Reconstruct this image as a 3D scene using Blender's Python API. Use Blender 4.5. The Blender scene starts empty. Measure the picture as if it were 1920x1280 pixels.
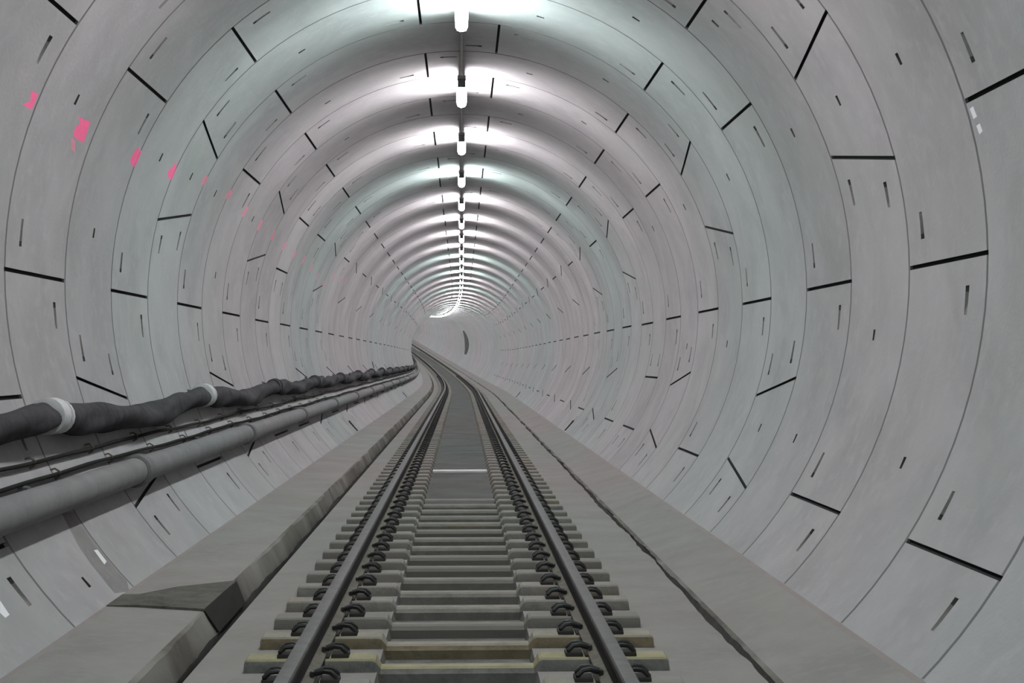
import bpy, bmesh, math, random
from mathutils import Vector, Matrix
from mathutils.geometry import delaunay_2d_cdt
from mathutils.noise import noise as noise_value
random.seed(7)
S = bpy.context.scene
COL = S.collection
sin, cos, rad, PI = math.sin, math.cos, math.radians, math.pi

# ------------------------------------------------------------------ tunnel alignment
R = 2.9                  # inner radius of the lining
RING = 1.46687           # width of one lining ring
Z0 = 8.2827              # chainage of ring joint 0 ahead of the viewer
LIFT = 2.19              # tunnel axis height above the track bed
S0, S1 = -9.0, 250.0     # built length
CANT = -0.02             # track centre line offset

def frame(s):
    """axis point, right, up and forward at chainage s (left curve from 63 m, climbing from 80 m)"""
    a = max(0.0, s - 63.0); b = max(0.0, s - 80.0)
    c = Vector((-0.000331 * a * a, s, 0.0002016 * b * b + LIFT))
    t = Vector((-0.000662 * a, 1.0, 0.0004032 * b)).normalized()
    r = t.cross(Vector((0, 0, 1))).normalized()
    return c, r, r.cross(t), t

def at(s, X, zw):
    """X right of the tunnel axis, zw above the track bed"""
    c, r, u, t = frame(s)
    return c + r * X + u * (zw - LIFT)

def polar(s, deg, radius):
    return at(s, radius * sin(rad(deg)), radius * cos(rad(deg)) + LIFT)

def rot_at(s):
    c, r, u, t = frame(s)
    return Matrix((r, t, u)).transposed()

# ------------------------------------------------------------------ materials
def mat(name, col, rough=0.8, spec=0.3, var=0.0, scale=6.0, bump=0.0, bscale=60.0, metal=0.0, tint=None, objvar=0.0, tone=False):
    m = bpy.data.materials.new(name); m.use_nodes = True
    nt = m.node_tree; N = nt.nodes; L = nt.links
    b = N['Principled BSDF']
    b.inputs['Roughness'].default_value = rough
    b.inputs['Specular IOR Level'].default_value = spec
    b.inputs['Metallic'].default_value = metal
    rgb = N.new('ShaderNodeRGB'); rgb.outputs[0].default_value = (*col, 1)
    out = rgb.outputs[0]
    tc = N.new('ShaderNodeTexCoord')
    def mix(a, bb, fac, mode='MIX'):
        x = N.new('ShaderNodeMix'); x.data_type = 'RGBA'; x.blend_type = mode
        L.new(a, x.inputs['A'])
        if hasattr(bb, 'links'): L.new(bb, x.inputs['B'])
        else: x.inputs['B'].default_value = (*bb, 1)
        if hasattr(fac, 'links'): L.new(fac, x.inputs['Factor'])
        else: x.inputs['Factor'].default_value = fac
        return x.outputs['Result']
    def ramp(v, lo, hi, a, bb):
        x = N.new('ShaderNodeMapRange'); L.new(v, x.inputs['Value'])
        x.inputs['From Min'].default_value = lo; x.inputs['From Max'].default_value = hi
        x.inputs['To Min'].default_value = a; x.inputs['To Max'].default_value = bb
        return x.outputs['Result']
    def noise(sc, det=5.0, dist=0.0):
        x = N.new('ShaderNodeTexNoise'); x.inputs['Scale'].default_value = sc
        x.inputs['Detail'].default_value = det; x.inputs['Distortion'].default_value = dist
        v = tc.outputs['Object']
        if objvar:      # every sleeper gets its own patch of the noise
            oi = N.new('ShaderNodeObjectInfo'); ad = N.new('ShaderNodeVectorMath'); ad.operation = 'ADD'
            ml = N.new('ShaderNodeMath'); ml.operation = 'MULTIPLY'; ml.inputs[1].default_value = 90.0
            L.new(oi.outputs['Random'], ml.inputs[0]); L.new(v, ad.inputs[0]); L.new(ml.outputs[0], ad.inputs[1]); v = ad.outputs[0]
        L.new(v, x.inputs['Vector']); return x.outputs['Fac']
    if var:
        n = noise(scale, 6, 0.6)
        out = mix(out, ramp(n, 0.3, 0.7, 1 - var, 1 + var), 1.0, 'MULTIPLY') if False else mix(out, tuple(c * (1 - 2 * var) for c in col), ramp(n, 0.35, 0.7, 0, 1))
        n2 = noise(scale * 7, 4)
        out = mix(out, tuple(min(1, c * (1 + var)) for c in col), ramp(n2, 0.5, 0.75, 0, 0.5))
    if tint:
        n3 = noise(tint[1], 3, 0.4)
        out = mix(out, tint[0], ramp(n3, tint[2], tint[3], 0, tint[4]))
    if tone:
        at_ = N.new('ShaderNodeAttribute'); at_.attribute_name = 'tone'
        x = N.new('ShaderNodeMix'); x.data_type = 'RGBA'; x.blend_type = 'MULTIPLY'; x.inputs['Factor'].default_value = 1
        L.new(out, x.inputs['A']); L.new(at_.outputs['Color'], x.inputs['B']); out = x.outputs['Result']
    if objvar:
        oi = N.new('ShaderNodeObjectInfo')
        out = mix(out, tuple(c * (1 - objvar) for c in col), oi.outputs['Random'])
    L.new(out, b.inputs['Base Color'])
    if bump:
        nb = noise(bscale, 6)
        bp = N.new('ShaderNodeBump'); bp.inputs['Strength'].default_value = bump; bp.inputs['Distance'].default_value = 0.01
        L.new(nb, bp.inputs['Height']); L.new(bp.outputs[0], b.inputs['Normal'])
    return m

def glow(name, col, strength):
    m = bpy.data.materials.new(name); m.use_nodes = True
    b = m.node_tree.nodes['Principled BSDF']
    b.inputs['Base Color'].default_value = (0.8, 0.8, 0.8, 1)
    b.inputs['Emission Color'].default_value = (*col, 1)
    b.inputs['Emission Strength'].default_value = strength
    return m

M = {}
M['concrete'] = mat('precast_concrete', (0.39, 0.375, 0.378), 0.85, 0.2, 0.09, 1.3, 0.25, 40, tint=((0.325, 0.333, 0.32), 0.8, 0.5, 0.7, 0.5), tone=True)
M['gasket'] = mat('black_joint_filler', (0.012, 0.012, 0.011), 0.8, 0.2)
M['groove'] = mat('dusty_ring_joint', (0.17, 0.162, 0.162), 0.9, 0.1)
M['pocket'] = mat('bolt_pocket_concrete', (0.22, 0.21, 0.20), 0.9, 0.1, 0.1, 20)
M['bolt'] = mat('dark_bolt_steel', (0.05, 0.047, 0.044), 0.6, 0.3)
M['pink'] = mat('pink_spray_paint', (1.0, 0.14, 0.33), 0.6, 0.3, 0.05, 30)
M['pale_pink'] = mat('faded_pink_paint', (0.72, 0.27, 0.34), 0.7, 0.2, 0.1, 30)
M['sticker'] = mat('white_tag', (0.8, 0.8, 0.82), 0.5, 0.4)
M['stain'] = mat('wet_stain', (0.20, 0.185, 0.18), 0.6, 0.3, 0.15, 5)
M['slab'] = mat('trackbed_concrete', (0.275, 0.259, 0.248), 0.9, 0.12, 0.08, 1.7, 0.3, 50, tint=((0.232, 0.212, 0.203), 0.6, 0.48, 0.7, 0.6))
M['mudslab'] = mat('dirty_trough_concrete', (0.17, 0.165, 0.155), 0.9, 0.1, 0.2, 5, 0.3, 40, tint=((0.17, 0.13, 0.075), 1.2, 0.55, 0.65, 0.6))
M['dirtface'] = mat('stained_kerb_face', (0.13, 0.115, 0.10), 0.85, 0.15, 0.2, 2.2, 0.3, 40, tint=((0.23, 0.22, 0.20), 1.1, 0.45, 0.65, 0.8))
M['crack'] = mat('dark_gutter', (0.05, 0.047, 0.042), 0.8, 0.2, 0.2, 12)
M['pinkline'] = mat('faded_setting_out_line', (0.27, 0.235, 0.228), 0.85, 0.2, 0.05, 3)
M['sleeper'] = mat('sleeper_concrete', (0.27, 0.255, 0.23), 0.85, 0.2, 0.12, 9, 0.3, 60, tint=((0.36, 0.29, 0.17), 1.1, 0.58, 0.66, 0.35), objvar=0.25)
M['sleeper_side'] = mat('darker_sleeper_side', (0.175, 0.168, 0.152), 0.9, 0.1, 0.2, 9, 0.3, 60, tint=((0.17, 0.135, 0.08), 1.1, 0.56, 0.64, 0.6), objvar=0.3)  # side faces coloured darker than the sleeper tops
M['cream'] = mat('yellow_stained_sleeper', (0.33, 0.30, 0.19), 0.85, 0.2, 0.12, 6, 0.3, 60)
M['tan'] = mat('tan_stained_sleeper', (0.30, 0.275, 0.225), 0.85, 0.2, 0.12, 6, 0.3, 60)
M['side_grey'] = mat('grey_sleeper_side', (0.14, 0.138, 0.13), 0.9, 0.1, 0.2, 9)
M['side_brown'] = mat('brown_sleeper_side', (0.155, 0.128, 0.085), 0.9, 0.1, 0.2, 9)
M['railtop'] = mat('worn_rail_steel', (0.135, 0.13, 0.126), 0.65, 0.12, 0.1, 8)
M['railweb'] = mat('dark_rail_steel', (0.022, 0.019, 0.018), 0.6, 0.3, 0.15, 20)
M['railfoot'] = mat('dusty_rail_foot', (0.15, 0.138, 0.115), 0.85, 0.1, 0.15, 15)
M['clip'] = mat('black_clip_steel', (0.012, 0.012, 0.012), 0.55, 0.4)
M['pad'] = mat('rubber_pad', (0.04, 0.036, 0.032), 0.8, 0.2)
M['pipe'] = mat('grey_pipe', (0.215, 0.21, 0.212), 0.85, 0.08, 0.08, 4)
M['coupling'] = mat('dark_coupling', (0.14, 0.14, 0.142), 0.7, 0.2, 0.1, 10)
M['hose'] = mat('grey_hose_sheet', (0.055, 0.052, 0.057), 0.8, 0.1, 0.25, 6, 0.4, 18)
M['band'] = mat('pale_collar', (0.55, 0.55, 0.55), 0.6, 0.3, 0.08, 20)
M['cable'] = mat('black_cable', (0.010, 0.010, 0.008), 0.8, 0.1)
M['hook'] = mat('rusty_hook', (0.13, 0.105, 0.075), 0.7, 0.3, 0.1, 30)
M['fixture'] = mat('painted_fixture', (0.30, 0.29, 0.28), 0.6, 0.3)
M['conduit'] = mat('grey_conduit', (0.34, 0.35, 0.33), 0.6, 0.3)
M['timber'] = mat('weathered_board', (0.115, 0.11, 0.095), 0.85, 0.15, 0.25, 7, 0.4, 30)
M['mouth_shade'] = mat('shaded_drain_mouth', (0.018, 0.016, 0.013), 0.8, 0.2, 0.2, 8)  # shade inside the drain opening, painted onto a solid box
M['silt'] = mat('wet_grey_silt', (0.12, 0.121, 0.115), 0.9, 0.05, 0.15, 1.5, 0.15, 30)
M['white'] = mat('painted_white_glint', (0.9, 0.9, 0.88), 0.5, 0.4)  # near-white colour carries the glint
M['bulkhead'] = mat('dark_niche_door', (0.06, 0.057, 0.053), 0.7, 0.3, 0.1, 2)
LAMP = 140.0
M['tube_cool'] = glow('cool_tube', (0.80, 1.0, 0.965), LAMP)
M['tube_warm'] = glow('neutral_tube', (1.0, 0.965, 1.0), LAMP)

# ------------------------------------------------------------------ object helpers
def tag(o, label=None, cat=None, group=None, kind=None):
    if label: o['label'] = label
    if cat: o['category'] = cat
    if group: o['group'] = group
    if kind: o['kind'] = kind
    return o

def mesh_obj(name, verts, faces, mats, parent=None, fmat=None, smooth=None):
    me = bpy.data.meshes.new(name)
    me.from_pydata([tuple(v) for v in verts], [], faces)
    for m in (mats if isinstance(mats, (list, tuple)) else [mats]): me.materials.append(m)
    if fmat: me.polygons.foreach_set('material_index', fmat)
    if smooth is not None:
        me.polygons.foreach_set('use_smooth', [True] * len(me.polygons))
        me.set_sharp_from_angle(angle=rad(smooth))
    me.update()
    o = bpy.data.objects.new(name, me); COL.objects.link(o)
    if parent: o.parent = parent
    return o

def empty(name, s=None, X=0, zw=0, rot=True):
    o = bpy.data.objects.new(name, None); COL.objects.link(o)
    o.empty_display_size = 0.1
    if s is not None:
        o.matrix_world = Matrix.Translation(at(s, X, zw)) @ rot_at(s).to_4x4()
    return o

class MB:
    def __init__(self): self.v = []; self.f = []; self.m = []
    def add(self, vs, fs, mi=0):
        n = len(self.v); self.v += [Vector(v) for v in vs]
        self.f += [tuple(i + n for i in f) for f in fs]; self.m += [mi] * len(fs)
    def box(self, x0, x1, y0, y1, z0, z1, ch=0.0, mi=0):
        bm = bmesh.new(); bmesh.ops.create_cube(bm, size=1)
        for v in bm.verts:
            v.co = Vector(((x0 + x1) / 2 + v.co.x * (x1 - x0), (y0 + y1) / 2 + v.co.y * (y1 - y0), (z0 + z1) / 2 + v.co.z * (z1 - z0)))
        if ch: bmesh.ops.bevel(bm, geom=bm.edges[:], offset=ch, segments=2, profile=0.6, affect='EDGES')
        bm.verts.index_update()
        self.add([v.co.copy() for v in bm.verts], [[v.index for v in f.verts] for f in bm.faces], mi); bm.free()
    def tube(self, pts, r, n=8, cap=True, mi=0, squash=1.0):
        pts = [Vector(p) for p in pts]; rings = []
        rr = r if isinstance(r, (list, tuple)) else [r] * len(pts)
        base = len(self.v)
        for i, p in enumerate(pts):
            t = (pts[min(i + 1, len(pts) - 1)] - pts[max(i - 1, 0)]).normalized()
            up = Vector((0, 0, 1)) if abs(t.z) < 0.95 else Vector((1, 0, 0))
            a = t.cross(up).normalized(); b = a.cross(t)
            for j in range(n):
                an = 2 * PI * j / n
                rj = rr[i] if not callable(rr[i]) else rr[i](an)
                self.v.append(p + a * cos(an) * rj + b * sin(an) * rj * squash)
        for i in range(len(pts) - 1):
            for j in range(n):
                k = (j + 1) % n
                self.f.append((base + i * n + j, base + i * n + k, base + (i + 1) * n + k, base + (i + 1) * n + j)); self.m.append(mi)
        if cap:
            self.f.append(tuple(base + j for j in reversed(range(n)))); self.m.append(mi)
            e = base + (len(pts) - 1) * n
            self.f.append(tuple(e + j for j in range(n))); self.m.append(mi)
    def build(self, name, mats, parent=None, smooth=35):
        return mesh_obj(name, self.v, self.f, mats, parent, self.m, smooth)

def extrude(name, prof, ss, mats, parent=None, fm=None, closed=True, smooth=30, jit=None):
    """sweep a (X, zw) profile along chainages ss"""
    v = []; f = []; m = []; n = len(prof)
    for i, s in enumerate(ss):
        for j, (X, z) in enumerate(prof):
            dx, dz = jit(s, j) if jit else (0, 0)
            v.append(at(s, X + dx, z + dz))
    e = n if closed else n - 1
    for i in range(len(ss) - 1):
        for j in range(e):
            k = (j + 1) % n
            f.append((i * n + j, (i + 1) * n + j, (i + 1) * n + k, i * n + k)); m.append(fm[j] if fm else 0)
    if closed:
        f.append(tuple(range(n))); m.append(0)
        q = (len(ss) - 1) * n
        f.append(tuple(q + j for j in reversed(range(n)))); m.append(0)
    return mesh_obj(name, v, f, mats, parent, m, smooth)

def steps(a, b, near, far, lim=40):
    out = [a]
    while out[-1] < b: out.append(out[-1] + (near if out[-1] < lim else far))
    return out

# ------------------------------------------------------------------ precast lining
# joints of one ring: plain ones are angles; key segments are (centre, half angle at near edge, half angle at far edge)
RA = ([122.7, -90, -41.1, 7.7], [(65.0, 10.4, 6.3)])
RB = ([89.9, 40.5, -57.5, -8.1], [(-114.5, 10.2, 6.5)])
RC = ([57.0, -41.1, -90, 7.7], [(114.6, 10.1, 6.3)])
RD = ([90.0, 40.5, -122.7, -8.3], [(-65.6, 10.0, 6.2)])
def key(c, a, b): return (c, a, b)
def ring_joints(k):
    fixed = {-1: ([73.05, 122.7, 24.5, -24.5, -73.6, -122.7], []),
             0: ([89.7, 40.5, -57.4, -106.2, -8.1], []),
             2: ([89.8, 40.5, -57.5, -8.1], [(-114.4, 10.3, 6.4)]),
             9: ([57.2, -41.2, -90.2, 7.7], [(114.6, 8.0, 8.0)]),
             10: ([40.6, 90.2, -122.7, -8.3], [(-65.6, 8.3, 8.2)]),
             12: RB}
    if k in fixed: return fixed[k]
    pat = [RD, RA, RB, RC]
    if k >= 9: pat = [RB, RC, RD, RA]
    return pat[k % 4]
HOLES = {-2: [65, -65], -1: [98, -49, -98], 0: [64.9, 114.3, -130.5, -32.7], 1: [64.9, 98, -65.4, 16.4], 2: [65, 114.4, -81.8, 43.9],
         3: [114, 32.3, -65.5], 4: [15.5, -32.6, -65.3, 65], 5: [98, -65.4, 32.5], 6: [16, 65, -32.7, -81.8], 7: [-65.4, 32.5, 98], 8: [65, 16.2, -32.6]}
PAINT = [
 (3, [(-67.16,1.636),(-67.24,1.701),(-66.93,1.862),(-68.11,1.874),(-70.08,1.889),(-70.08,1.816),(-69.98,1.679),(-68.73,1.658),(-68.00,1.711)]),
 (3, [(-67.66,0.862),(-67.65,0.927),(-67.55,0.971),(-68.57,0.970),(-69.65,0.969),(-69.73,0.940),(-69.70,0.890),(-69.68,0.827),(-68.89,0.911)]),
 (6, [(-70.3,1.66),(-70.4,1.74),(-71.9,1.80),(-71.7,1.72)]),
 (3, [(-66.13,2.919),(-66.82,3.022),(-68.98,3.028),(-69.39,2.926),(-68.72,2.860),(-67.48,2.867)]),
 (3, [(-64.50,3.924),(-65.77,4.006),(-68.09,4.014),(-67.82,3.890),(-67.04,3.819),(-65.69,3.894)]),
 (6, [(-63.34,4.933),(-63.59,5.023),(-64.98,5.037),(-65.77,4.887),(-64.90,4.899),(-64.00,4.885)]),
 (6, [(-62.63,5.980),(-62.99,6.099),(-64.32,6.100),(-65.16,5.969),(-63.89,5.924)]),
 (5, [(-121.72,0.823),(-122.05,0.985),(-126.47,0.981),(-133.06,0.985),(-134.29,0.904),(-133.47,0.712),(-126.60,0.749)]),
 (4, [(-127.55,0.906),(-127.71,0.958),(-129.57,0.954),(-129.78,0.894)]),
 (4, [(-127.70,-0.425),(-129.42,-0.440),(-129.49,-0.493),(-128.78,-0.501)]),
 (4, [(73.9,-0.07),(74.0,-0.03),(75.2,-0.04),(75.1,-0.08)]), (4, [(75.9,-0.09),(76.0,-0.05),(77.0,-0.06),(76.8,-0.10)]),
]
for i, c in enumerate([-64.8, -65.5, -65.9, -66.6, -67.1, -67.0, -68.0, -69.5, -71.0, -66.0, -65.5, -65.0]):
    k = 7 + i
    PAINT.append((6, [(c + 1.3, k - .06), (c + 1.0, k + .06), (c - 1.4, k + .05), (c - 1.7, k - .08)]))

def inside(p, poly):
    x, y = p; c = False; n = len(poly)
    for i in range(n):
        x1, y1 = poly[i]; x2, y2 = poly[i - 1]
        if (y1 > y) != (y2 > y) and x < (x2 - x1) * (y - y1) / (y2 - y1) + x1: c = not c
    return c

U = rad(1) * R
TH_END = 137.0
SPLIT = 45.0
shell = {n: ([], [], [], []) for n in ('wall_left', 'ceiling', 'wall_right')}
SPECIAL_DOOR = (144.0, 151.0)

def build_ring(k):
    s_near = Z0 + k * RING
    detail = k <= 18; joints_on = k <= 60
    W = RING; H = 0.015
    verts = []; edges = []
    def seg(a, b):
        verts.extend([Vector(a), Vector(b)]); edges.append((len(verts) - 2, len(verts) - 1))
    def poly(pts):
        n = len(verts); verts.extend(Vector(p) for p in pts)
        edges.extend((n + i, n + (i + 1) % len(pts)) for i in range(len(pts)))
    u0, u1 = -TH_END * U, TH_END * U
    rows = [0.0, H, W - H, W] if k <= 45 else [0.0, W]
    for r_ in rows: seg((u0, r_), (u1, r_))
    st = 3 if k <= 45 else 5
    cols = sorted(set([-TH_END, TH_END, -SPLIT, SPLIT] + [d for d in range(-135, 136, st)]))
    for d in cols: seg((d * U, 0), (d * U, W))
    strips = []; pockets = []; paints = []
    plain, keys = ring_joints(k) if joints_on else ([], [])
    lines = [(a, a, 'p', 0) for a in plain]
    for c, a, b in keys:
        lines += [(c - a, c - b, 'k', -1), (c + a, c + b, 'k', 1)]
    for a, b, kind, side in lines:
        hw = 0.0135
        strips.append([(a * U - hw, 0), (b * U - hw, W), (b * U + hw, W), (a * U + hw, 0)])
        if k <= 16:
            place = []
            if kind == 'p': place = [(+1, .22), (-1, .79)]
            else: place = [(side, .23), (side, .80)]
            for sg, fv in place:
                tj = a + (b - a) * fv
                t0, t1 = tj + sg * 3.3, tj + sg * 7.0
                if abs(t1) > 133.5: continue
                rr = random.Random(int(k * 1000 + t0 * 7))
                t1 += sg * rr.uniform(-.4, .4); hv = rr.uniform(.026, .036)
                pockets.append((t0 * U, t1 * U, fv * W, hv, rr.uniform(.03, .06), rr.uniform(.004, .014)))
    for a in (HOLES.get(k, []) if k < 9 else []):
        pockets.append(((a - .75) * U, (a + .75) * U, .51 * W, .026, .09, .06))
    if k in (14, 15, 33, 34):      # drainage sockets low on both walls
        for sg in (1, -1):
            if k in (15, 34): pockets.append((sg * 128.3 * U, sg * 133.8 * U, .35 * W, .20 if k == 15 else .3, .12, .12))
    if k == 27: pockets.append((-102.5 * U, -106.7 * U, .3 * W, .2, .10, .10))
    for p0, p1, vc, hv, dd, ds in pockets:
        sg = 1 if p1 > p0 else -1; e = .007
        poly([(p0, vc - hv), (p1, vc - hv * .8), (p1, vc + hv * .8), (p0, vc + hv)])
        poly([(p0 + sg * e, vc - hv + e), (p1 - sg * e, vc - hv * .8 + e), (p1 - sg * e, vc + hv * .8 - e), (p0 + sg * e, vc + hv - e)])
        m_ = p0 + (p1 - p0) * .2
        seg((m_, vc - hv), (m_, vc + hv))
    for sp in strips:
        seg(sp[0], sp[1]); seg(sp[3], sp[2])
        seg((sp[0][0] + .003, 0), (sp[1][0] + .003, W)); seg((sp[3][0] - .003, 0), (sp[2][0] - .003, W))
    for mi, pts in PAINT:
        kk = [p[1] - k for p in pts]
        if max(kk) > .01 and min(kk) < .99:
            q = [(p[0] * U, min(max((p[1] - k), 0), 1) * W) for p in pts]
            paints.append((mi, q)); poly(q)
    vo, eo, fo, *_ = delaunay_2d_cdt([v.to_2d() if len(v) > 2 else v for v in verts], edges, [], 0, 1e-5)
    dep = []
    for v in vo:
        u, w_ = v.x, v.y; d = 0.0
        if k <= 45 and (w_ < 1e-4 or w_ > W - 1e-4): d = 0.007
        for sp in strips:
            f_ = w_ / W
            c_ = ((sp[0][0] + sp[3][0]) * (1 - f_) + (sp[1][0] + sp[2][0]) * f_) / 2
            if abs(u - c_) < .0108: d = max(d, .022)
        for p0, p1, vc, hv, dd, ds in pockets:
            lo, hi = min(p0, p1), max(p0, p1)
            if lo + .006 < u < hi - .006:
                f_ = (u - p0) / (p1 - p0)
                h_ = hv * (1 - .2 * f_) - .006
                if abs(w_ - vc) < h_: d = max(d, dd + (ds - dd) * min(1, f_ * 1.1))
        dep.append(d)
    rr = random.Random(k + 100)
    tn = rr.uniform(.955, 1.03)
    pos = [polar(s_near + v.y, v.x / U, R + d) for v, d in zip(vo, dep)]
    for f in fo:
        cx = sum(vo[i].x for i in f) / len(f); cy = sum(vo[i].y for i in f) / len(f)
        if abs(cx) > TH_END * U - 1e-6 or not (0 < cy < W): continue
        mi = 0
        if k <= 45 and (cy < H * .95 or cy > W - H * .95): mi = 2
        for m_, q in paints:
            if inside((cx, cy), q): mi = {3: 5, 6: 6, 5: 8, 4: 7}[m_]
        for sp in strips:
            if inside((cx, cy), sp): mi = 1
        for p0, p1, vc, hv, dd, ds in pockets:
            if min(p0, p1) < cx < max(p0, p1) and abs(cy - vc) < hv:
                f_ = (cx - p0) / (p1 - p0)
                if abs(cy - vc) < hv * (1 - .2 * f_):
                    mi = 4 if (f_ < .2 or dd == ds or abs(p1 - p0) < .1) else 3
        deg = cx / U
        nm = 'wall_left' if deg < -SPLIT else 'wall_right' if deg > SPLIT else 'ceiling'
        V, F, MI, T = shell[nm]
        F.append((k, f)); MI.append(mi)
        lab = sum(1 for a in sorted(l[0] for l in lines) if a < deg)
        T.append(tn * random.Random(k * 31 + lab).uniform(.965, 1.03))
    return pos

K0, K1 = -10, int((S1 - Z0) / RING)
ring_pos = {k: build_ring(k) for k in range(K0, K1)}
lining_mats = [M['concrete'], M['gasket'], M['groove'], M['pocket'], M['bolt'], M['pink'], M['pale_pink'], M['sticker'], M['stain']]
for nm, (V, F, MI, T) in shell.items():
    idx = {}; vs = []; fs = []
    for k, f in F:
        g = []
        for i in f:
            if (k, i) not in idx: idx[(k, i)] = len(vs); vs.append(ring_pos[k][i])
            g.append(idx[(k, i)])
        fs.append(tuple(reversed(g)))
    o = mesh_obj(nm, vs, fs, lining_mats, None, MI, 22)
    ca = o.data.attributes.new('tone', 'FLOAT_COLOR', 'FACE')
    ca.data.foreach_set('color', [x for t in T for x in (t, t, t, 1)])
    tag(o, kind='structure')

# ------------------------------------------------------------------ floor
ss = steps(-8, 246, 0.5, 2.0, 60)
def wob(s, j):
    if j not in wobset: return (0, 0)
    n = noise_value(Vector((s * .9, j * .3, 0))) * .03 + noise_value(Vector((s * 4.0, j * 1.7, 3))) * .014
    return (n, 0)
ssf = steps(-8, 246, 0.12, 2.0, 40)
wobset = {8, 9, 10}
prof = [(-1.44, -0.05), (-1.40, -0.05), (-1.392, 0.0), (-0.415, 0.0), (-0.40, -0.06), (0.40, -0.06), (0.415, 0.0), (1.49, 0.0), (1.535, -0.004), (1.552, -0.05), (1.572, 0.0)]
prof = [(x + (CANT if 2 < i < 7 else 0), z) for i, (x, z) in enumerate(prof)]
tag(extrude('floor', prof, ssf, [M['slab'], M['crack'], M['mudslab']], None, [1, 1, 0, 2, 2, 2, 0, 0, 1, 1], False, 30, wob), kind='structure')
wobset = {1, 2}
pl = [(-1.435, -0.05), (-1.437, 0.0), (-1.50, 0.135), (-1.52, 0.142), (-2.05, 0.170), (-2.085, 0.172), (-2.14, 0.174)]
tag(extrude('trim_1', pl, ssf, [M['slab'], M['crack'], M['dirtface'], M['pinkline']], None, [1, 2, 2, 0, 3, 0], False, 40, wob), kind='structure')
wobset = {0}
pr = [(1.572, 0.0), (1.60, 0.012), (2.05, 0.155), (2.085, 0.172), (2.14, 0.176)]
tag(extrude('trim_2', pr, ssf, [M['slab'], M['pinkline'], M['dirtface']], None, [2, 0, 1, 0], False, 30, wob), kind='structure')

# wet silt lying in the trough further along, and a white bar painting in a glint across it
sl = steps(16.0, 226, 0.5, 2.0, 60)
def sink(s, j): return (0, -max(0, 18.0 - s) * .035)
o = extrude('wet_silt', [(-0.392 + CANT, 0.0155), (-0.392 + CANT, 0.0175), (0.392 + CANT, 0.0175), (0.392 + CANT, 0.0155)], sl, M['silt'], None, None, True, 30, sink)
tag(o, 'smooth wet grey silt filling the trough between the rails around and beyond the white glint', 'silt', kind='stuff')
bt = empty('white_glint', 21.62, CANT, 0.018)
tag(bt, 'thin white painted glint lying straight across the trough between the two rails', 'painted glint')
mb = MB(); mb.box(-.385, .385, -.06, .06, 0, .035, .006); mb.build('glint_bar', M['white'], bt)

# ------------------------------------------------------------------ sleepers
def sleeper_mesh():
    st = [(-1.10, .055, .10, .0), (-1.09, .065, .10, 0), (-.44, .065, .10, 0), (-.425, .058, .10, 0), (-.398, .015, .058, 1), (.398, .015, .058, 1), (.425, .058, .10, 0), (.44, .065, .10, 0), (1.09, .065, .10, 0), (1.10, .055, .10, 0)]
    v = []; f = []; fm = []
    for x, z, hw, _ in st:
        b = max(hw + .022, .11)
        v += [(x, -b, -.09), (x, -b + .004, -.01 if z < .03 else .0), (x, -hw + .008, z - .010), (x, -hw + .02, z), (x, hw - .02, z), (x, hw - .008, z - .010), (x, b - .004, -.01 if z < .03 else 0.0), (x, b, -.09)]
    n = 8
    for i in range(len(st) - 1):
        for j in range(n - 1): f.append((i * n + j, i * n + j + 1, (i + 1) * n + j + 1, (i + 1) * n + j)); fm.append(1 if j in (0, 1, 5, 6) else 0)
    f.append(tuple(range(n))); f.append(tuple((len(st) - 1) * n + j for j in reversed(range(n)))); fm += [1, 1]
    return v, f, fm
sv, sf, sfm = sleeper_mesh()
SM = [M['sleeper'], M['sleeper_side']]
def make_sleeper():
    root = empty('sleeper')
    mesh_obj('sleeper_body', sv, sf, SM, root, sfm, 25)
    for sx in (-1, 1):
        x = sx * .75
        mb = MB(); mb.box(x - .085, x + .085, -.075, .075, .064, .0755, .003); mb.build('rail_pad', M['pad'], root)
        for d in (-1, 1):
            mb = MB()
            for yy in (-.038, .038):
                pts = [(x + d * .175, yy * 1.25, .066), (x + d * .172, yy * 1.2, .094), (x + d * .145, yy * 1.1, .118), (x + d * .11, yy, .122), (x + d * .082, yy * .8, .112), (x + d * .058, yy * .55, .104)]
                mb.tube(pts, .0125, 7)
            mb.tube([(x + d * .06, -.035, .105), (x + d * .052, 0, .104), (x + d * .06, .035, .105)], .0125, 7)
            mb.build('rail_clip', M['clip'], root)
            mb = MB(); mb.box(min(x + d * .095, x + d * .185), max(x + d * .095, x + d * .185), -.062, .062, .062, .086, .006); mb.build('clip_shoulder', M['pad'], root)
    return root
def dup(root):
    r = root.copy(); COL.objects.link(r)
    for ch in root.children:
        c = ch.copy(); COL.objects.link(c); c.parent = r
    return r
ORD = ['first', 'second', 'third', 'fourth', 'fifth', 'sixth', 'seventh', 'eighth', 'ninth', 'tenth', 'eleventh', 'twelfth', 'thirteenth', 'fourteenth', 'fifteenth', 'sixteenth',
       'seventeenth', 'eighteenth', 'nineteenth', 'twentieth']
SP = 0.634
FIRST = 7.36
full = make_sleeper()
bare = mid = None
n_sl = 297
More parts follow.
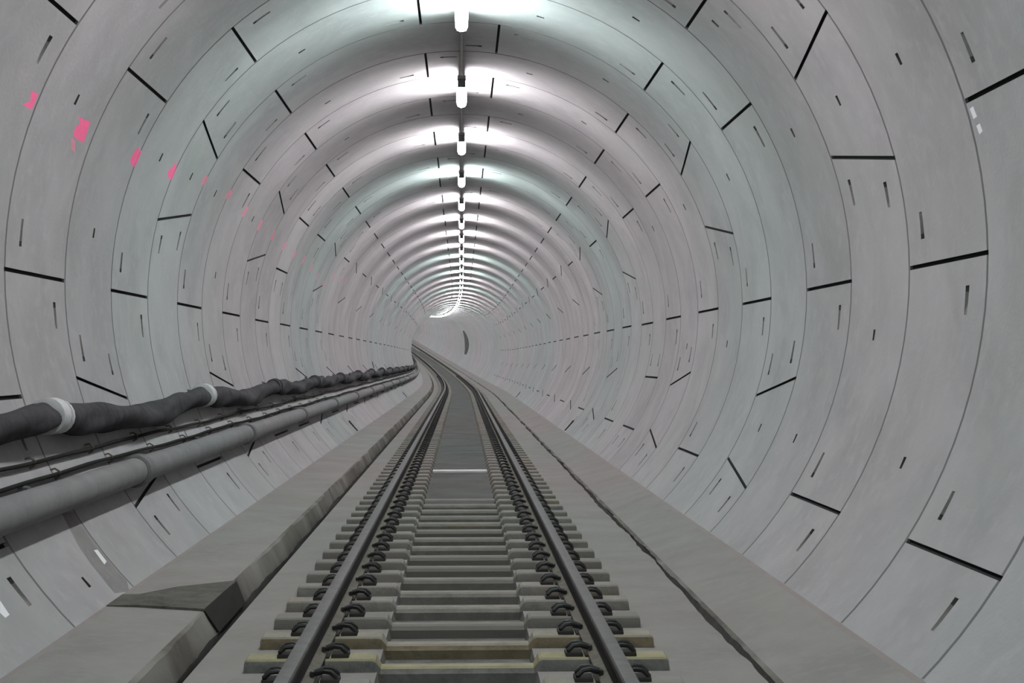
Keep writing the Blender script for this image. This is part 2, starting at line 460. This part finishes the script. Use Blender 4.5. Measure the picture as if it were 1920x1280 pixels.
for i in range(n_sl):
    s = FIRST + SP * i
    if i == 0: o = full
    elif i < 76: o = dup(full)
    else:
        if i < 175:
            if mid is None:
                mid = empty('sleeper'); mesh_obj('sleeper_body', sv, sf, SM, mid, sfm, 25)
                for ch in full.children:
                    if ch.name.startswith('rail_clip'):
                        c = ch.copy(); COL.objects.link(c); c.parent = mid
                o = mid
            else: o = dup(mid)
        elif bare is None:
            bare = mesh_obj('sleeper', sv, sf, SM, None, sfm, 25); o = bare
        else: o = bare.copy(); COL.objects.link(o)
    o.matrix_world = Matrix.Translation(at(s, CANT, 0)) @ rot_at(s).to_4x4()
    if i == 0: tag(o, 'grey concrete sleeper nearest the viewer, partly cut off by the bottom edge of the photo', 'sleeper', 'concrete sleepers under the rails')
    elif i == 1: tag(o, 'yellow-stained concrete sleeper, second up from the bottom edge of the photo', 'sleeper', 'concrete sleepers under the rails')
    elif i == 2: tag(o, 'brown-stained concrete sleeper just beyond the yellow-stained one, third from the bottom edge', 'sleeper', 'concrete sleepers under the rails')
    elif i < 20: tag(o, '%s concrete sleeper up from the bottom edge of the photo, under both rails' % ORD[i], 'sleeper', 'concrete sleepers under the rails')
    elif s < 21.7: tag(o, 'closely spaced concrete sleeper in the band just before the white glint', 'sleeper', 'concrete sleepers just before the white batten')
    elif i < 42: tag(o, 'small concrete sleeper with its middle sunk in grey silt beyond the white glint', 'sleeper', 'silted concrete sleepers beyond the white batten')
    else: tag(o, 'tiny far concrete sleeper under the distant rails toward the curve', 'sleeper', 'far concrete sleepers toward the curve')

# two near sleepers carry yellow and brown stains
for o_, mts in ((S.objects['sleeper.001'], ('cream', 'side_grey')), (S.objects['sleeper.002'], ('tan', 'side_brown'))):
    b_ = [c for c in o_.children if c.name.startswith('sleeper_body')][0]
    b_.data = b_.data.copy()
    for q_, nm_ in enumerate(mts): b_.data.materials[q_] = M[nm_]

# ------------------------------------------------------------------ rails
sr = steps(5.5, 226, 0.5, 1.0, 60)
for sx, side in ((-1, 'left'), (1, 'right')):
    x = sx * .75 + CANT; z = .076
    root = empty('rail', 6.0, x, z)
    tag(root, 'long dark steel running rail with a worn top, %s one of the pair' % side, 'rail', 'running rails')
    inv = root.matrix_world.inverted()
    foot = [(-.07, 0), (-.07, .010), (-.020, .026), (.020, .026), (.07, .010), (.07, 0)]
    web = [(-.019, .026), (-.009, .040), (-.008, .105), (-.020, .122), (.020, .122), (.008, .105), (.009, .040), (.019, .026)]
    head = [(-.036, .123), (-.037, .150), (-.031, .162), (-.014, .165), (.014, .165), (.031, .162), (.037, .150), (.036, .123)]
    for nm, pf, mm, fm in (('rail_foot', foot, [M['railfoot']], None), ('rail_web', web, [M['railweb']], None), ('rail_head', head, [M['railweb'], M['railtop']], [0, 1, 1, 1, 1, 1, 0, 0])):
        o = extrude(nm, [(x + a, z + b) for a, b in pf], sr, mm, None, fm, True, 40)
        o.parent = root; o.matrix_parent_inverse = inv

# ------------------------------------------------------------------ ceiling lights
def make_light(kind):
    root = empty('tube_light')
    L = 0.72
    mb = MB(); mb.box(-.05, .05, -L - .06, L + .06, -.113, -.08, .01); mb.build('housing', M['fixture'], root)
    for d in (-.5, .5):
        mb = MB(); mb.box(-.012, .012, d - .015, d + .015, -.085, .012); mb.build('hanger', M['fixture'], root)
    mb = MB(); mb.tube([(0, y_, -.157) for y_ in (-L + .02, -L + .03, L - .03, L - .02)], [.048, .062, .062, .048], 14); mb.build('tube_diffuser', M[kind], root)
    for d in (-1, 1):
        mb = MB(); mb.box(-.05, .05, min(d * (L - .02), d * (L + .05)), max(d * (L - .02), d * (L + .05)), -.21, -.105, .008); mb.build('tube_socket', M['coupling'], root)
    return root
protos = {}
LS = 4.53
kinds = ['tube_cool', 'tube_warm', 'tube_warm', 'tube_cool', 'tube_warm', 'tube_warm', 'tube_warm', 'tube_warm', 'tube_cool', 'tube_warm']
LAB = ['large glowing tube light on the crown cut off by the top edge of the photo', 'whole tube light nearest the viewer, on the tunnel crown']
for i in range(-5, 50):
    s = 14.35 + LS * i
    if s < -8.0: continue
    kd = kinds[i % 10]
    if kd in protos: o = dup(protos[kd])
    else: o = protos[kd] = make_light(kd)
    o.matrix_world = Matrix.Translation(polar(s, 0, R - .006)) @ rot_at(s).to_4x4()
    g = 'tube lights along the tunnel crown'
    if i < 0: tag(o, 'tube light on the crown above and behind the top edge of the photo', 'tube light', 'overhead tube lights outside the photo')
    elif i < 2: tag(o, LAB[i], 'tube light', g)
    elif i < 12: tag(o, '%s glowing tube light down from the top edge in the row along the crown' % ORD[i], 'tube light', g)
    else: tag(o, 'tiny far tube light merging into the bright line at the curve', 'tube light', 'far tube lights merging into a line')
cs = steps(-8, 240, 1.0, 2.0, 60)
mb = MB(); mb.tube([polar(s, 0.0, R - .03) for s in cs], .013, 8)
tag(mb.build('conduit', M['conduit']), 'thin grey conduit along the crown joining the tube lights', 'conduit')

# ------------------------------------------------------------------ services on the left wall
ps = steps(3.0, 200, 0.5, 1.5, 60)
root = empty('drain_pipe', 3.0, 0, 0)
tag(root, 'thick straight pale grey pipe along the left wall, lowest of the wall services', 'pipe')
inv = root.matrix_world.inverted()
def adopt(o, r):
    o.parent = r; o.matrix_parent_inverse = r.matrix_world.inverted(); return o
PA, PR, PRr = -120.2, R - .125, .098
mb = MB(); mb.tube([polar(s, PA, PR) for s in ps], PRr, 28); adopt(mb.build('pipe_body', M['pipe'], None, 50), root)
for i in range(12):
    s = 5.65 + 5.7 * i
    mb = MB(); mb.tube([polar(s + d, PA, PR) for d in (-.10, -.085, .085, .10)], [.104, .122, .122, .104], 20)
    adopt(mb.build('pipe_coupling', M['coupling'], None, 40), root)
    mb = MB(); mb.tube([polar(s - 2.4, PA + 1.6, R - .07), polar(s - 2.4, PA + 2.5, R - .05), polar(s - 2.4, PA + 3.4, R + .012)], .014, 6); adopt(mb.build('pipe_bracket', M['coupling'], None, 40), root)

root = empty('ventilation_hose', 3.0, 0, 0)
tag(root, 'dark sagging wrapped hose along the left wall, highest of the wall services', 'hose')
HS = 5.72; HB = 9.72
def hose_pt(s):
    f_ = ((s - HB) / HS) % 1.0
    sag = 0.085 * (4 * f_ * (1 - f_))
    a = -110.3 + (0.5 * sin(s * .9) + .3 * sin(s * 2.3)) * .5
    return polar(s, a, R - .125) + Vector((0.0, 0, -sag + .03))
hs = steps(3.0, 200, 0.12, 1.2, 45)
mb = MB()
rr = []
for s in hs:
    f_ = ((s - HB) / HS) % 1.0
    edge = min(f_, 1 - f_) * HS
    base = .098 if edge > .35 else .082 + .016 * edge / .35
    def fn(an, s=s, b=base):
        return b * (1 + .13 * sin(2 * an + s * 2.2) + .09 * sin(3 * an - s * 4.3) + .05 * sin(s * 6.3) * (b > .09))
    rr.append(fn)
mb.tube([hose_pt(s) for s in hs], rr, 24); adopt(mb.build('hose_body', M['hose'], None, 60), root)
for i in range(-1, 12):
    s = HB + HS * i
    mb = MB(); mb.tube([hose_pt(s + d) for d in (-.09, -.08, .08, .09)], ([.090, .118, .118, .090] if i < 2 else [.085, .103, .103, .085]), 18)
    o = adopt(mb.build('hose_collar', M['band'] if i < 2 else M['hose'], None, 40), root)
    if i < 2: o['label'] = 'pale ring collar'
    mb = MB(); mb.tube([hose_pt(s + .17 + d) for d in (-.03, -.02, .02, .03)], [.09, .112, .112, .09], 18)
    adopt(mb.build('hose_clamp', M['band'] if i < 2 else M['hose'], None, 40), o)
    p = hose_pt(s); q = polar(s, -107.6, R + .01)
    mb = MB(); mb.tube([q, p + (q - p) * .3, p], .012, 6); adopt(mb.build('hose_hanger', M['coupling'], None, 40), root)

def wavy(s, a, r_, ph):
    return polar(s, a + .14 * sin(s * 1.1 + ph) + .05 * sin(s * 3.9 + ph * 2), r_)
for nm_, ang, ph, lab in (('up', -114.7, 0.3, 'thin black cable on the left wall directly below the dark hose, upper of two'),
                          ('low', -116.95, 2.1, 'thin black cable on the left wall just above the pale pipe, lower of two')):
    root = empty('cable', 3.0, 0, 0); tag(root, lab, 'cable', 'thin black cables on the left wall')
    cs2 = steps(3.0, 200, 0.25, 1.5, 50)
    mb = MB(); mb.tube([wavy(s, ang, R - .035, ph) for s in cs2], .0135, 7); adopt(mb.build('cable_sheath', M['cable'], None, 60), root)
    for i in range(16):
        s = 6.4 + i * 1.467 + (0.4 if nm_ == 'low' else 0)
        mb = MB(); a2 = ang + .14 * sin(s * 1.1 + ph) + .05 * sin(s * 3.9 + ph * 2)
        mb.tube([polar(s, a2 + .9, R + .01), polar(s, a2 + .8, R - .03), polar(s, a2 + .1, R - .052), polar(s, a2 - .35, R - .035), polar(s, a2 - .4, R + .01)], .007, 6)
        adopt(mb.build('cable_hook', M['hook'], None, 40), root)

# ------------------------------------------------------------------ drain cover on the left bench
root = empty('drain_cover', 9.2, -1.8, .17)
tag(root, 'grey weathered board laid over the drain opening in the left bench, near the bottom left', 'board')
def prism(name, top, th, m):
    top = [Vector(p) for p in top]; n = len(top)
    v = top + [p - Vector((0, 0, th)) for p in top]
    f = [tuple(range(n)), tuple(n + i for i in reversed(range(n)))] + [(i, n + i, n + (i + 1) % n, (i + 1) % n) for i in range(n)]
    f = [tuple(reversed(q)) for q in f]
    return adopt(mesh_obj(name, v, f, m, None, None, None), root)
prism('cover_board', [at(8.98, -2.075, .178), at(9.0, -1.9, .177), at(8.97, -1.505, .157), at(10.12, -1.485, .157), at(9.75, -1.80, .173), at(9.40, -1.97, .180), at(9.38, -2.07, .182)], .03, M['timber'])
v = [at(8.97, -1.503, .150), at(10.12, -1.483, .150), at(10.10, -1.424, .012), at(9.02, -1.424, .012)]
w = [p + Vector((-.12, 0, -.02)) for p in v]
adopt(mesh_obj('drain_mouth', v + w, [(3, 2, 1, 0), (4, 5, 6, 7), (0, 1, 5, 4), (1, 2, 6, 5), (2, 3, 7, 6), (3, 0, 4, 7)], M['mouth_shade']), root)

# ------------------------------------------------------------------ dark doorway far along the right wall
dv = []; df = []
angs = [62 + i * 4.7 for i in range(11)]
sd = [144.5 + i * .7 for i in range(10)]
for lay in (R - .03, R + .05):
    for s in sd:
        for a in angs:
            q = (a - 85.5) / 23.5
            dv.append(polar(147.6 + (s - 147.6) * (1 - .62 * q * q), a, lay))
na, ns = len(angs), len(sd)
for l in (0, 1):
    for i in range(ns - 1):
        for j in range(na - 1):
            b = l * na * ns + i * na + j
            q = (b, b + 1, b + na + 1, b + na); df.append(q if l else tuple(reversed(q)))
rim = [j for j in range(na)] + [i * na + na - 1 for i in range(1, ns)] + [(ns - 1) * na + j for j in range(na - 2, -1, -1)] + [i * na for i in range(ns - 2, 0, -1)]
for i in range(len(rim)):
    a, b = rim[i], rim[(i + 1) % len(rim)]
    df.append((a, b, b + na * ns, a + na * ns))
tag(mesh_obj('door_1', dv, df, M['bulkhead'], None, None, 30), kind='structure')

# ------------------------------------------------------------------ world, camera
w = bpy.data.worlds.new('dark'); S.world = w; w.use_nodes = True
w.node_tree.nodes['Background'].inputs[0].default_value = (0.5, 0.5, 0.52, 1)
w.node_tree.nodes['Background'].inputs[1].default_value = 0.05
cam = bpy.data.cameras.new('camera'); co = bpy.data.objects.new('camera', cam); COL.objects.link(co)
cam.sensor_width = 36; cam.lens = 36 * 2850 / 1920; cam.clip_end = 500; cam.clip_start = 0.05
co.location = (0.0008, 0, -0.5794 + LIFT)
co.rotation_euler = (PI / 2 + 0.012296, 0, -0.033166)
S.camera = co
S.view_settings.view_transform = 'Standard'; S.view_settings.look = 'None'
S.view_settings.exposure = 0.0; S.view_settings.gamma = 1.0; S.view_settings.use_curve_mapping = False
S.cycles.use_denoising = True
S.cycles.max_bounces = 10; S.cycles.diffuse_bounces = 8
S.cycles.sample_clamp_indirect = 6
S.cycles.use_light_tree = True
